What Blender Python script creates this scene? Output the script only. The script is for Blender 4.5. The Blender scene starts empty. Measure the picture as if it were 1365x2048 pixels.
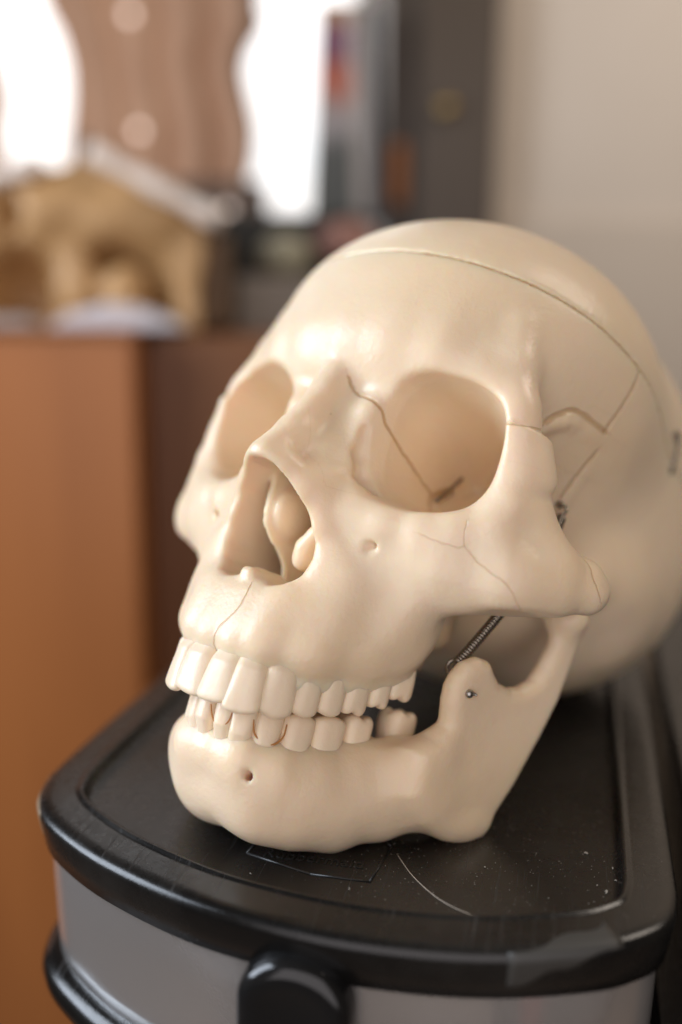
import bpy, math, random
import numpy as np
from concurrent.futures import ThreadPoolExecutor
from mathutils import Matrix, Vector
random.seed(7)
SC = bpy.context.scene
COL = SC.collection

# ------------------------------------------------------------ camera
CAM_R = [[0.765944, -0.142186, 0.626988], [0.642813, 0.15262, -0.750666], [0.011043, 0.978003, 0.208297]]
CAM_C = (0.158082, -0.248717, 0.126721)
cam = bpy.data.cameras.new("camera"); camera = bpy.data.objects.new("camera", cam); COL.objects.link(camera)
camera.matrix_world = Matrix.Translation(CAM_C) @ Matrix(CAM_R).to_4x4()
cam.sensor_fit = 'VERTICAL'; cam.sensor_height = 36; cam.lens = 34.968
cam.clip_start = 0.01; cam.clip_end = 50
cam.dof.use_dof = True; cam.dof.focus_distance = 0.226; cam.dof.aperture_fstop = 3.2
SC.camera = camera
FWD = Vector((-0.641049, 0.7675, 0)); RGT = Vector((0.7675, 0.641049, 0))
def room(x, y, z):
    """room frame in mm (x right, y away from the camera's place, z above the drawer lid) -> metres"""
    return Vector((CAM_C[0], CAM_C[1], 0))+(RGT*x+FWD*y+Vector((0, 0, z)))*.001

# ------------------------------------------------------------ world, lamps, exposure
world = bpy.data.worlds.new("World"); SC.world = world; world.use_nodes = True
bg = world.node_tree.nodes["Background"]
bg.inputs[0].default_value = (1.0, .80, .60, 1); bg.inputs[1].default_value = .06
def area(name, loc, target, size, energy, color, shape='RECTANGLE', size_y=None):
    l = bpy.data.lights.new(name, 'AREA'); l.energy = energy; l.color = color; l.shape = shape; l.size = size; l.size_y = size_y or size
    o = bpy.data.objects.new(name, l); COL.objects.link(o); o.location = loc
    o.rotation_euler = (Vector(target)-Vector(loc)).to_track_quat('-Z', 'Y').to_euler()
    return o
HEAD = Vector((0, -.03, .06))
area("window_light", room(-720, 210, 340), HEAD, .42, 9.2, (.78, .87, 1.0), size_y=.6)
area("fill_light", room(-40, -400, 190), HEAD, .9, 3.9, (1.0, .93, .95))  # added fill near the camera, brightens the jaw and chin; no real lamp
area("far_room_light", room(620, 380, 760), room(420, 900, 260), .4, 4.0, (1.0, .88, .76))
SC.view_settings.view_transform = 'Standard'; SC.view_settings.look = 'None'
SC.view_settings.exposure = 0; SC.view_settings.gamma = 1
SC.render.engine = 'CYCLES'
SC.cycles.use_denoising = True
SC.cycles.max_bounces = 10; SC.cycles.diffuse_bounces = 6; SC.cycles.transmission_bounces = 8
SC.cycles.sample_clamp_indirect = 6

# ============================================================ implicit-surface tools (numpy)
# skull coordinates in mm: x = the skull's left, a = anterior (towards the face), z = up
F32 = np.float32
def ell(p, c, r):
    x = (p[0]-c[0])/r[0]; y = (p[1]-c[1])/r[1]; z = (p[2]-c[2])/r[2]
    k0 = np.sqrt(x*x+y*y+z*z)
    k1 = np.sqrt((x/r[0])**2+(y/r[1])**2+(z/r[2])**2)+1e-6
    return k0*(k0-1.0)/k1
def rot_p(p, c, ax):
    """p in a frame centred at c with the given orthonormal axes (rows)"""
    x = p[0]-c[0]; y = p[1]-c[1]; z = p[2]-c[2]
    return [x*v[0]+y*v[1]+z*v[2] for v in ax]
def frame(fwd, up=(0, 0, 1)):
    f = np.array(fwd, float); f /= np.linalg.norm(f)
    u = np.array(up, float); u -= f*(u@f); u /= np.linalg.norm(u)
    return [np.cross(u, f), f, u]
def rell(p, c, r, fwd, up=(0, 0, 1)):
    q = rot_p(p, c, frame(fwd, up))
    return ell(q, (0, 0, 0), r)
def rbox(p, c, half, rad, fwd=(0, 1, 0), up=(0, 0, 1)):
    q = rot_p(p, c, frame(fwd, up))
    d = [np.abs(q[i])-(half[i]-rad) for i in range(3)]
    o = np.sqrt(np.maximum(d[0], 0)**2+np.maximum(d[1], 0)**2+np.maximum(d[2], 0)**2)
    return o+np.minimum(np.maximum(np.maximum(d[0], d[1]), d[2]), 0)-rad
def cap(p, a, b, ra, rb):
    bx, by, bz = b[0]-a[0], b[1]-a[1], b[2]-a[2]
    x = p[0]-a[0]; y = p[1]-a[1]; z = p[2]-a[2]
    t = np.clip((x*bx+y*by+z*bz)/(bx*bx+by*by+bz*bz+1e-9), 0, 1)
    return np.sqrt((x-t*bx)**2+(y-t*by)**2+(z-t*bz)**2)-(ra+(rb-ra)*t)
def smin(a, b, k):
    h = np.maximum(k-np.abs(a-b), 0)/k
    return np.minimum(a, b)-h*h*k*0.25
def smax(a, b, k):
    return -smin(-a, -b, k)
def chain(p, pts, k=2.0):
    d = None
    for q, r in zip(pts[:-1], pts[1:]):
        c = cap(p, q[:3], r[:3], q[3], r[3])
        d = c if d is None else smin(d, c, k)
    return d
def poly2(u, v, pts):
    """signed distance to a closed 2-D polygon"""
    n = len(pts); d = np.full(u.shape, 1e9, F32); s = np.ones(u.shape, F32)
    j = n-1
    for i in range(n):
        ex, ey = pts[j][0]-pts[i][0], pts[j][1]-pts[i][1]
        wx, wy = u-pts[i][0], v-pts[i][1]
        t = np.clip((wx*ex+wy*ey)/(ex*ex+ey*ey), 0, 1)
        d = np.minimum(d, (wx-ex*t)**2+(wy-ey*t)**2)
        c1 = v >= pts[i][1]; c2 = v < pts[j][1]; c3 = ex*wy > ey*wx
        s = np.where((c1 & c2 & c3) | (~c1 & ~c2 & ~c3), -s, s)
        j = i
    return s*np.sqrt(d)
def spline(pts, n):
    """Catmull-Rom through pts (rows), n points per span"""
    P = np.array(pts, float); P = np.vstack([2*P[0]-P[1], P, 2*P[-1]-P[-2]]); out = []
    for i in range(1, len(P)-2):
        for t in np.linspace(0, 1, n, endpoint=False):
            a, b, c, d = P[i-1], P[i], P[i+1], P[i+2]
            out.append(.5*(2*b+(c-a)*t+(2*a-5*b+4*c-d)*t*t+(3*b-a-3*c+d)*t**3))
    out.append(P[-2]); return np.array(out)
POOL = ThreadPoolExecutor(4)
def evalp(f, pts):
    ch = [pts[i:i+30000] for i in range(0, len(pts), 30000)]
    r = list(POOL.map(lambda q: np.asarray(f([q[:, 0], q[:, 1], q[:, 2]]), F32), ch))
    return np.concatenate(r) if r else np.zeros(0, F32)
def surface(f, lo, hi, h, newton=1, bound=2.4):
    """surface nets of f<0 inside the box: vertices (N,3), quads (M,4)"""
    lo = np.array(lo, F32); B = 4
    nb = np.ceil((np.array(hi)-lo)/(h*B)).astype(int)+1
    g = np.stack(np.meshgrid(*[np.arange(n, dtype=F32) for n in nb], indexing='ij'), -1).reshape(-1, 3)
    ctr = lo+(g*B+(B-1)/2)*h
    dc = evalp(f, ctr.astype(F32)).reshape(nb)
    D = dc.repeat(B, 0).repeat(B, 1).repeat(B, 2)
    act = np.argwhere(np.abs(dc) < h*B*bound)
    off = np.stack(np.meshgrid(*[np.arange(B)]*3, indexing='ij'), -1).reshape(-1, 3)
    idx = (act[:, None, :]*B+off[None]).reshape(-1, 3)
    val = evalp(f, (lo+idx.astype(F32)*h).astype(F32))
    D[idx[:, 0], idx[:, 1], idx[:, 2]] = val
    S = D < 0
    a = S[:-1, :-1, :-1]; cnt = np.zeros(a.shape, np.uint8)
    n0, n1, n2 = a.shape
    cor = [(i, j, k) for i in (0, 1) for j in (0, 1) for k in (0, 1)]
    for i, j, k in cor: cnt += S[i:i+n0, j:j+n1, k:k+n2]
    cells = np.argwhere((cnt > 0) & (cnt < 8))
    vid = np.full(a.shape, -1, np.int32); vid[cells[:, 0], cells[:, 1], cells[:, 2]] = np.arange(len(cells))
    vals = {c: D[cells[:, 0]+c[0], cells[:, 1]+c[1], cells[:, 2]+c[2]] for c in cor}
    acc = np.zeros((len(cells), 3), F32); n = np.zeros(len(cells), F32)
    for c in cor:
        for ax in range(3):
            if c[ax]: continue
            e = list(c); e[ax] = 1; e = tuple(e)
            v0, v1 = vals[c], vals[e]; m = (v0 < 0) != (v1 < 0)
            t = np.where(m, v0/np.where(m, v0-v1, 1), 0)
            for q in range(3):
                acc[:, q] += np.where(m, c[q]+(t if q == ax else 0), 0)
            n += m
    V = lo+(cells+acc/n[:, None])*h
    V = V.astype(F32)
    quads = []
    for ax in range(3):
        u, w = (ax+1) % 3, (ax+2) % 3
        s0 = [slice(None)]*3; s1 = [slice(None)]*3; s0[ax] = slice(0, -1); s1[ax] = slice(1, None)
        A, Bm = S[tuple(s0)], S[tuple(s1)]
        E = np.argwhere(A != Bm)
        ok = (E[:, u] > 0) & (E[:, w] > 0) & (E[:, u] < a.shape[u]) & (E[:, w] < a.shape[w]) & (E[:, ax] < a.shape[ax])
        E = E[ok]; flip = A[E[:, 0], E[:, 1], E[:, 2]]
        def at(du, dw):
            q = E.copy(); q[:, u] -= du; q[:, w] -= dw
            return vid[q[:, 0], q[:, 1], q[:, 2]]
        Q = np.stack([at(1, 1), at(0, 1), at(0, 0), at(1, 0)], 1)
        Q[~flip] = Q[~flip][:, ::-1]
        quads.append(Q)
    Q = np.concatenate(quads); Q = Q[(Q >= 0).all(1)]
    e = 0.25*h
    for _ in range(newton):
        d0 = evalp(f, V); G = np.empty_like(V)
        for ax in range(3):
            W = V.copy(); W[:, ax] += e; G[:, ax] = (evalp(f, W)-d0)/e
        g2 = np.maximum((G*G).sum(1), .25)
        V = V-np.clip(d0/g2, -.5*h, .5*h)[:, None]*G
    return V, Q

# ============================================================ the skull
def cerp(x, xs, ys): return np.interp(x, xs, ys).astype(F32)
ARCH = lambda x: 97.3-47*(np.abs(x)/31.0)**3.2          # labial face of the upper tooth row
def orbit_field(p, grow=0.0):
    """<0 inside the left eye socket (p already mirrored)"""
    x, a, z = p
    s = np.clip((84-a)/52.0, -0.35, 1.05)
    s0 = np.maximum(s, 0)
    xm = 13.6+2.6*np.clip((s0-0.03)/.2, 0, 1)-3.5*s0; xl = 47.6-4.5*s-20.5*s0*s0
    zt = 35.2-3.0*s0-12*s0*s0; zb = 0.6+3*s0+8*s0*s0+.12*np.maximum(x-30, 0)
    cx, hw, cz, hz = (xm+xl)/2, np.maximum((xl-xm)/2, 2)+grow, (zt+zb)/2, np.maximum((zt-zb)/2, 2)+grow
    end = np.sqrt(np.clip(1-np.maximum(s, 0)**5, 0.0, 1))
    u = np.abs(x-cx)/hw; v = np.abs(z-cz)/hz
    k = (u**2.7+v**2.7)**(1/2.7)
    d = (k-end)*np.minimum(hw, hz)*0.9
    return np.maximum(d, 84-a-52-grow)
NOSE = [(0, 4.4), (2.0, 4.5), (4.2, 3.6), (6.6, 1.0), (9.0, -2.0), (11.6, -6.5), (13.3, -11), (13.6, -15.0),
        (12.4, -19.2), (10.0, -22), (6.6, -23.2), (3.6, -22.0), (0, -21.2)]
NOSE = NOSE+[(-x, z) for x, z in NOSE[-2:0:-1]]
def cranium(p):
    x, a, z = p
    A = np.abs(x); m = [A, a, z]
    # braincase
    d = ell(m, (0, -16, 36.5), (50.6, 86, 53.4))
    d = smin(d, ell(m, (0, -16, 3), (53, 60, 40.5)), 14)
    d = smin(d, ell(m, (0, 27, 48), (55, 52.8, 42.5)), 14)
    d = smin(d, ell(m, (0, -42, 18), (48, 47, 46)), 14)
    d = smin(d, ell(m, (0, 24, 8), (40, 36, 28)), 12)
    # hollow behind the eye socket (temporal fossa)
    d = smax(d, -rell(m, (69, 48, 12), (20.5, 27, 40), (-.35, 1, 0)), 16)
    # brow, glabella
    brow = chain(m, [(0, 74, 39, 6), (12, 72, 39.5, 6), (23, 70.5, 39.5, 5), (34, 65, 36.5, 4.2), (42.0, 65, 28.5, 3.3)], 3)
    d = smin(d, brow, 13)
    # walls round the eye socket and the middle of the face
    orb = orbit_field(m, 3.6)
    rim = np.maximum(a-(75.5-np.maximum(A-26, 0)*.4), 24-a)
    d = smin(d, smax(orb, rim, 4), 5)
    d = smin(d, rell(m, (0, 56, 12), (14, 21, 24), (0, 1, 0)), 6)
    # upper jaw
    jaw = rell(m, (19.5, 66, -16), (16.8, 15.2, 22), (.42, 1, 0))
    alv = chain(m, [(0, 89.0, -34.8, 7.2), (9, 88.0, -34.8, 7.2), (16.6, 82, -34.4, 7.2), (20.8, 72.4, -31.6, 7.0), (22.8, 64, -28.2, 6.4), (23.2, 59.5, -26.5, 5)], 3)
    alv = smin(alv, chain(m, [(0, 87.5, -28, 6.5), (10, 85.5, -28, 7), (17, 80, -27, 7)], 3), 4)
    jaw = smin(jaw, alv, 9)
    jaw = smin(jaw, rell(m, (0, 69, -26), (20, 18, 9), (0, 1, 0)), 6)
    jaw = smin(jaw, chain(m, [(10.5, 76.5, 22, 3.6), (11.6, 80.2, 9, 2.6), (16, 79.5, -4, 4.6), (17, 78.5, -16, 7), (15, 79.5, -26, 8)], 3), 6)
    # root swellings over the upper teeth
    for tx, tz, r in ((4.2, -36, 3.2), (11, -35.5, 2.8), (17.6, -34, 3.8), (21.3, -34, 2.5), (23.8, -33.5, 2.5), (26.2, -32, 2.6), (28.2, -30, 2.2)):
        ta = float(ARCH(tx))
        jaw = smin(jaw, cap(m, (tx*.9, ta-4.9, tz-1), (tx*.84, ta-6.8, tz+9), r+.8, r*.6), 3.2)
    d = smin(d, jaw, 6)
    # nasal bones
    nb = chain(m, [(0, 76.6, 31, 4.0), (.4, 80.0, 26, 3.7), (.8, 87.9, 12.9, 3.5), (1.2, 95.5, 4.7, 3.4)], 3)
    nb = smin(nb, chain(m, [(0, 79.8, 30.6, 2.3), (.1, 82.4, 26.4, 2.1), (.2, 90.2, 14.0, 2.1), (.3, 97.3, 6.3, 2.2)], 2), 3)
    nb = smin(nb, chain(m, [(5.0, 73.5, 25, 4.0), (6.0, 82.0, 11.5, 3.6), (7, 87.6, 2, 3.2), (10, 84.5, -4, 3.4)], 3), 4.5)
    nb = smin(nb, chain(m, [(4.5, 93.2, 4, 3.0), (8.5, 88.3, 0, 3.2), (10.8, 84.0, 4, 3.2), (11.4, 85, -2, 3.2), (13.0, 84.6, -7.5, 3.2), (15.2, 82.0, -14, 3.8), (13.5, 81.5, -20, 5)], 3), 4)
    d = smin(d, nb, 3)
    d = smin(d, ell(m, (0, 79.4, 29.8), (3.3, 3.5, 3.6)), 2.5)
    d = smax(d, -chain(m, [(8.8, 84.2, 27, 2.6), (10.2, 87.8, 16.5, 2.2)], 3), 4)
    # cheekbone
    zy = chain(m, [(43.6, 66.5, 26, 3.4), (46.2, 64.5, 15, 3.8), (47.4, 66, 7, 4.2)], 3)
    zy = smin(zy, chain(m, [(45.6, 62.5, 25, 2.6), (49.2, 59.8, 15, 2.8), (51.6, 57.4, 5, 3.4)], 3), 6)
    zy = smin(zy, chain(m, [(47.4, 66, 7, 4.2), (45.3, 68.3, 1.6, 4.2), (40, 72, -1.6, 4.2), (33, 75.2, -3.2, 4.2), (25, 78, -3.6, 4.4), (18, 80, -.5, 4)], 3), 5)
    zy = smin(zy, chain(m, [(47.0, 63.5, -5.5, 8.2), (55, 55.5, -5, 6)], 3), 6)
    zy = smin(zy, chain(m, [(40.5, 66, -12.4, 5.4), (48, 61.5, -11, 5.2), (56, 53.5, -9, 4.6), (61, 46.5, -7, 4.2)], 3), 7)
    zy = smin(zy, cap(m, (36, 70, -7), (44, 63, -8), 7, 7.5), 6)
    zy = smin(zy, cap(m, (51, 60.5, -9), (50, 60, -8), 6.8, 6.8), 6)
    zy = smin(zy, chain(m, [(54, 54.5, -3, 4.2), (59.5, 46.5, -3.2, 3.8), (60.5, 43, -5, 4.2)], 3), 5)
    zy = smin(zy, chain(m, [(59.6, 43.5, -6.2, 4.0), (54.2, 36, -5.5, 3.5), (49.5, 28, -4, 3.5), (46, 16, -2, 4)], 3), 2.5)
    zy = smax(zy, (-18.3+(A-40)*.24)-z, 1.0)
    zy = smin(zy, chain(m, [(40, 66.5, -11.5, 5.2), (33.5, 69.5, -15.5, 4.8), (28.5, 70, -24, 4.2)], 3), 6)
    zy = smin(zy, cap(m, (25, 73.8, -10), (37, 70.5, -8), 4.6, 6), 5)
    d = smin(d, zy, 5)
    # the cheekbone's frontal process stands a little proud of the brow at their joint
    d = smin(d, cap(m, (50.3, 60.8, 6.5), (55.6, 54.8, -2.5), 4.6, 5), 4)
    d = smin(d, chain(m, [(37.6, 62.5, 50, .4), (40.6, 63.6, 41, 1.6), (43.6, 64, 32, 2.2)], 2), 7)
    fz = chain(m, [(43.9, 66.6, 26, 3.9), (46.4, 64.6, 15, 4.3), (47.4, 66, 8, 4.2)], 3)
    fz = smin(fz, chain(m, [(46.8, 62.5, 25, 3.3), (49.8, 60, 15, 3.3)], 3), 6)
    d = smin(d, smax(fz-1.0, z-25.0-.12*(a-66), .4), .7)
    # sutures on the side of the head: a raised seam and a stepped wing bone
    d = smin(d, chain(m, [(47.8, 24.5, 62, .6), (50.0, 27.6, 54, .9), (50.2, 28.8, 47, .9), (48.9, 29.8, 40.4, 1.0), (47.2, 30.5, 34.7, .9)], 1), 2.2)
    d = smin(d, chain(m, [(46.8, 28.4, 30.6, .7), (44.8, 29.4, 25.5, 1.0), (42.6, 30.6, 19, .9), (42.0, 31.2, 15, .6)], 1), 2.2)
    d = smin(d, chain(m, [(42.4, 49.6, 30, .7), (43.4, 48.4, 31.6, .9), (45.0, 45.6, 33.6, 1.0), (45.4, 42.2, 34.4, 1.0), (46.4, 37, 33.8, .9), (47.4, 31.2, 33.6, .8)], 1), 2.6)
    # skull base: wing plates, ear region, mastoid
    d = smin(d, chain(m, [(14, 40, -6, 6), (15, 38, -20, 4), (14, 36, -33, 2.4)], 3), 6)
    d = smin(d, chain(m, [(16, 41, -12, 6), (20, 39, -24, 4)], 3), 4)
    d = smin(d, chain(m, [(22.5, 57, -14, 6.5), (20, 46, -12, 7), (18, 42, -20, 5)], 3), 5)
    d = smin(d, ell(m, (41, -2, 1), (11, 20, 10)), 10)
    d = smin(d, rell(m, (41, -16, -5), (8, 12, 12), (0, 1, .3)), 8)
    # --- cavities
    d = smax(d, -orbit_field(m), 1.3)
    d = smax(d, -chain(m, [(13.4, 79.6, 18, 1.0), (14.2, 79.8, 12, 1.8), (15.6, 79.2, 7, 1.7), (18, 77.5, 3.5, 1.2)], 2), 1.6)          # tear-duct hollow
    ns = np.maximum(poly2(x, z, NOSE), 46-a)
    d = smax(d, -ns, 1.2)
    d = smax(d, -rell(m, (0, 64, -5), (6.8, 22, 14.5), (0, 1, 0)), 2)
    d = smax(d, -cap(m, (24.8, 82, -9.2), (26.2, 77.6, -7.0), .6, .5), 2.0)      # infraorbital hole
    d = smax(d, -rell(m, (0, 52, -44), (19, 36, 14), (0, 1, 0)), 5)           # palate vault
    # slit at the back of the eye socket
    d = smax(d, -chain(m, [(16.5, 49, 9.5, 1.3), (14.2, 41, 12.5, 1.2), (13.0, 36.5, 17, .9)], 1), 1.0)
    d = smax(d, -chain(m, [(17.5, 51, 8, 1.0), (23, 57, 3.6, .8)], 1), 1.2)
    # --- inside the nose and the front spine
    d = smin(d, chain(m, [(0, 82, -22.6, 2.6), (0, 87.5, -22, 1.9), (.6, 91, -21.3, 1.3)], 2), 2.5)
    q = (A < 15) & (a > 40) & (a < 96) & (z < 26) & (z > -32)
    sep = np.full(x.shape, 9, F32); sep[q] = np.maximum(np.abs(x[q]+5-(85-a[q])*.13)-.8, poly2(a[q], z[q], SEPTUM))
    d = smin(d, sep, .8)
    d = smin(d, rell(p, (-3.2, 77.5, -4.5), (3.0, 7.5, 6.5), (.12, 1, 0)), 2)
    d = smin(d, chain(p, [(11.5, 82, -6, 1.5), (8.4, 81.4, -9.0, 1.7), (6.0, 80.6, -12.2, 2.3), (5.4, 79.8, -15, 2.3), (8.6, 70, -16, 2.2)], 2), 1.5)
    # a thin wall of plastic behind the tooth crowns
    wall = chain(m, [(float(q)*.95, float(ARCH(q))-2.9, zz, 1.4) for q, zz in ((0, -44.5), (6, -44.5), (12, -44.5), (17, -43.5), (20.6, -42.4), (23.2, -41.4), (25.2, -40), (27, -37.8), (28.4, -35.6))], .5)
    d = smin(d, wall, 2.5)
    return d
SEPTUM = [(48, -26), (48, 20), (70, 21)]+[tuple(v) for v in spline([(84, 18), (87, 8), (86.4, 2), (85.9, -3), (85.3, -8), (82.0, -12), (78.3, -14.6), (75.6, -18.5), (75, -24)], 4)]
CUT = np.array([0, -.28, 1.0, 44.6])      # saw cut round the braincase: plane n.p = c
def cut_plane(p): return (p[0]*CUT[0]+p[1]*CUT[1]+p[2]*CUT[2]-CUT[3])/math.sqrt(CUT[1]**2+CUT[2]**2)
def lower_cranium(p): return smax(cranium(p), cut_plane(p)+.13, .5)
def calvaria(p): return smax(cranium(p), .13-cut_plane(p), .5)

RAMUS = [(60, -51.5), (55.5, -48), (54.2, -43.9), (56.3, -38.3), (57, -34.7), (56.6, -31.8), (55, -28.6), (51.8, -26.7), (48.0, -26.9), (45.6, -29.2),
         (43, -31.2), (39, -32), (35, -31.2), (31.8, -28.9), (30.4, -24.9), (29.4, -19.6), (28.7, -12), (21.7, -9.5), (21.3, -17.4), (21.3, -24.6), (21.5, -31.9),
         (23.5, -42.7), (26.8, -54.9), (29.2, -61), (31.3, -66), (33.4, -68.7), (37.8, -70), (42.7, -70), (47.5, -68.3), (51.8, -66.7), (58, -61)]
def mandible(p):
    x, a, z = p
    A = np.abs(x); m = [A, a, z]
    # body: tooth-bearing upper band and lower border
    up = chain(m, [(0, 84.9, -62.0, 5.8), (7.3, 83.6, -62.2, 5.8), (12.8, 78.8, -62.9, 5.8), (17, 71.2, -61.8, 5.7), (21.5, 62, -59, 5.6), (27.5, 53, -55, 5.2)], 4)
    lo = chain(m, [(0, 73.6, -73.2, 7.3), (7, 72.6, -73.2, 7.3), (13, 67.8, -73.4, 6.8), (18.5, 61, -73.2, 6.0), (25.5, 52.5, -69, 5.4), (33, 46, -64, 5.0)], 4)
    d = smin(up, lo, 13)
    d = smin(d, chain(m, [(0, 77.0, -69, 5.4), (8, 75.8, -69.2, 5.5), (14, 71.2, -69, 5.5), (18.5, 64.5, -67, 5.2), (24.6, 56, -63, 4.6)], 4), 9)
    d = smin(d, chain(m, [(0, 78.2, -71, 5.0), (9, 74.6, -72.6, 4.8)], 3), 6)               # chin
    d = smin(d, chain(m, [(24, 57, -63, 4.6), (31.5, 53, -56, 4.4), (35.5, 52, -51, 3)], 3), 6)      # oblique line
    # ramus: a flat plate cut to its outline, leaning outwards towards the top and the back
    cx = 40.2+(z+45)*.13+(44-a)*.27
    plate = np.abs(A-cx)-2.4-cerp(z, [-72, -60, -45, -20], [1.6, 1.2, .6, .2])
    d = smin(d, smax(poly2(a, z, RAMUS), plate*.95, 3.6), 6)
    d = smin(d, rell(m, (48.2, 27, -11.5), (6, 4.0, 4.0), (0, 1, 0)), 4)                       # condyle
    d = smin(d, rell(m, (39.5, 38, -66.8), (3.4, 7, 3.4), (-.3, 1, -.15)), 4)                        # angle
    # tooth sockets ridge, foramen
    d = smax(d, -cap(p, (12.8, 88.5, -64.6), (10.4, 80.0, -66.6), 1.1, .9), .8)
    # crest of the sockets and a wall behind the lower crowns
    la = lambda q: 92.5-44*(abs(q)/28.4)**2.55
    wl = chain(m, [(q*.86, la(q)-4.4, zz, 1.3) for q, zz in ((0, -51.5), (5, -51.8), (10, -52.3), (14, -53), (17.5, -53), (20.8, -52.3), (23.8, -51))], .5)
    d = smin(d, wl, 2.2)
    return d

# ============================================================ materials
def mat(name, color, rough=.5, **kw):
    m = bpy.data.materials.new(name); m.use_nodes = True
    b = m.node_tree.nodes['Principled BSDF']
    b.inputs['Base Color'].default_value = (*color, 1); b.inputs['Roughness'].default_value = rough
    for k, v in kw.items(): b.inputs[k.replace('_', ' ')].default_value = v
    return m
class NT:
    def __init__(s, m): s.t = m.node_tree; s.b = s.t.nodes['Principled BSDF']
    def n(s, typ, inp=None, **kw):
        o = s.t.nodes.new('ShaderNode'+typ)
        for k, v in kw.items(): setattr(o, k, v)
        for k, v in (inp or {}).items():
            if isinstance(v, bpy.types.NodeSocket): s.t.links.new(v, o.inputs[k])
            else: o.inputs[k].default_value = v
        return o
    def math(s, op, a, b=0.0, c=None):
        o = s.n('Math', {0: a, 1: b}, operation=op)
        if c is not None: s.t.links.new(c, o.inputs[2]) if isinstance(c, bpy.types.NodeSocket) else setattr(o.inputs[2], 'default_value', c)
        return o.outputs[0]
    def noise(s, scale, detail=4, rough=.5, vec=None, dist=0.0):
        i = {'Scale': scale, 'Detail': detail, 'Roughness': rough, 'Distortion': dist}
        if vec is not None: i['Vector'] = vec
        return s.n('TexNoise', i).outputs['Fac']
    def ramp(s, fac, stops, interp='LINEAR'):
        r = s.n('ValToRGB', {'Fac': fac}); e = r.color_ramp; e.interpolation = interp
        while len(e.elements) < len(stops): e.elements.new(.5)
        for q, (p, c) in zip(e.elements, stops): q.position = p; q.color = c if len(c) == 4 else (*c, 1)
        return r.outputs['Color']
    def mix(s, fac, a, b, blend='MIX'):
        o = s.n('Mix', data_type='RGBA', blend_type=blend)
        for k, v in ((0, fac), (6, a), (7, b)):
            if isinstance(v, bpy.types.NodeSocket): s.t.links.new(v, o.inputs[k])
            else: o.inputs[k].default_value = v
        return o.outputs[2]
    def obj(s): return s.n('TexCoord').outputs['Object']
    def to(s, name, sock): s.t.links.new(sock, s.b.inputs[name])
    def bump(s, h, strength=.3, dist=.001, normal=None):
        i = {'Height': h, 'Strength': strength, 'Distance': dist}
        if normal is not None: i['Normal'] = normal
        return s.n('Bump', i).outputs['Normal']

def bone_material(name, base, seams=()):
    """moulded cream plastic; seams = names of vertex attributes holding the signed distance (mm) to a suture line"""
    m = mat(name, base, .36)
    t = NT(m); b = t.b
    b.inputs['Subsurface Weight'].default_value = .48
    b.inputs['Subsurface Radius'].default_value = (1.0, .40, .13)
    b.inputs['Subsurface Scale'].default_value = .006
    b.inputs['IOR'].default_value = 1.5
    v = t.obj()
    big = t.noise(26, 3, .5, v); mid = t.noise(150, 3, .55, v); fine = t.noise(900, 3, .6, v)
    c = t.mix(t.ramp(big, [(.35, (0, 0, 0)), (.7, (1, 1, 1))]), (*base, 1), (base[0]*.95, base[1]*.92, base[2]*.85, 1))
    c = t.mix(t.math('MULTIPLY', mid, .10), c, (base[0]*.82, base[1]*.74, base[2]*.6, 1))
    # pin-prick specks of dirt
    vor = t.n('TexVoronoi', {'Vector': v, 'Scale': 210.0}, feature='F1')
    rnd = t.math('GREATER_THAN', t.n('SeparateColor', {'Color': vor.outputs['Color']}).outputs[0], .955)
    spot = t.math('MULTIPLY', rnd, t.math('LESS_THAN', vor.outputs['Distance'], .032))
    c = t.mix(t.math('MULTIPLY', spot, .75), c, (.09, .075, .05, 1))
    h = t.math('ADD', t.math('MULTIPLY', mid, .55), t.math('MULTIPLY', fine, .22))
    wob = t.math('MULTIPLY', t.math('SUBTRACT', t.noise(420, 2, .6, v), .5), .9)
    for nm, width, tint, depth in seams:
        a = t.n('Attribute', attribute_name=nm).outputs['Fac']
        d = t.math('ABSOLUTE', t.math('ADD', a, wob))
        g = t.n('MapRange', {'Value': d, 'From Min': width*.25, 'From Max': width, 'To Min': 1.0, 'To Max': 0.0}, interpolation_type='SMOOTHSTEP').outputs[0]
        c = t.mix(t.math('MULTIPLY', g, tint), c, (.45, .23, .06, 1))
        h = t.math('SUBTRACT', h, t.math('MULTIPLY', g, depth))
    t.to('Base Color', c)
    t.to('Roughness', t.n('MapRange', {'Value': mid, 'From Min': .3, 'From Max': .7, 'To Min': .28, 'To Max': .42}).outputs[0])
    t.to('Normal', t.bump(h, .5, .0009))
    return m

# ============================================================ object helpers
def tag(o, label=None, cat=None, group=None, kind=None):
    for k, v in (('label', label), ('category', cat), ('group', group), ('kind', kind)):
        if v: o[k] = v
    return o
def empty(name, label, cat, loc=(0, 0, 0), rz=0, group=None):
    o = bpy.data.objects.new(name, None); COL.objects.link(o); o.location = loc; o.rotation_euler = (0, 0, rz)
    o.empty_display_size = .02
    return tag(o, label, cat, group)
def mesh_obj(name, V, F, m, parent=None, smooth=True):
    me = bpy.data.meshes.new(name)
    V = np.asarray(V, np.float32)
    if isinstance(F, np.ndarray):
        me.vertices.add(len(V)); me.vertices.foreach_set('co', V.ravel())
        k = F.shape[1]
        me.loops.add(F.size); me.loops.foreach_set('vertex_index', F.astype(np.int32).ravel())
        me.polygons.add(len(F)); me.polygons.foreach_set('loop_start', np.arange(0, F.size, k, dtype=np.int32))
        me.polygons.foreach_set('use_smooth', np.full(len(F), smooth))
        me.update(calc_edges=True)
    else:
        me.from_pydata([tuple(map(float, v)) for v in V], [], F)
        for p in me.polygons: p.use_smooth = smooth
    if m: me.materials.append(m)
    o = bpy.data.objects.new(name, me); COL.objects.link(o); o.parent = parent
    return o
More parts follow.
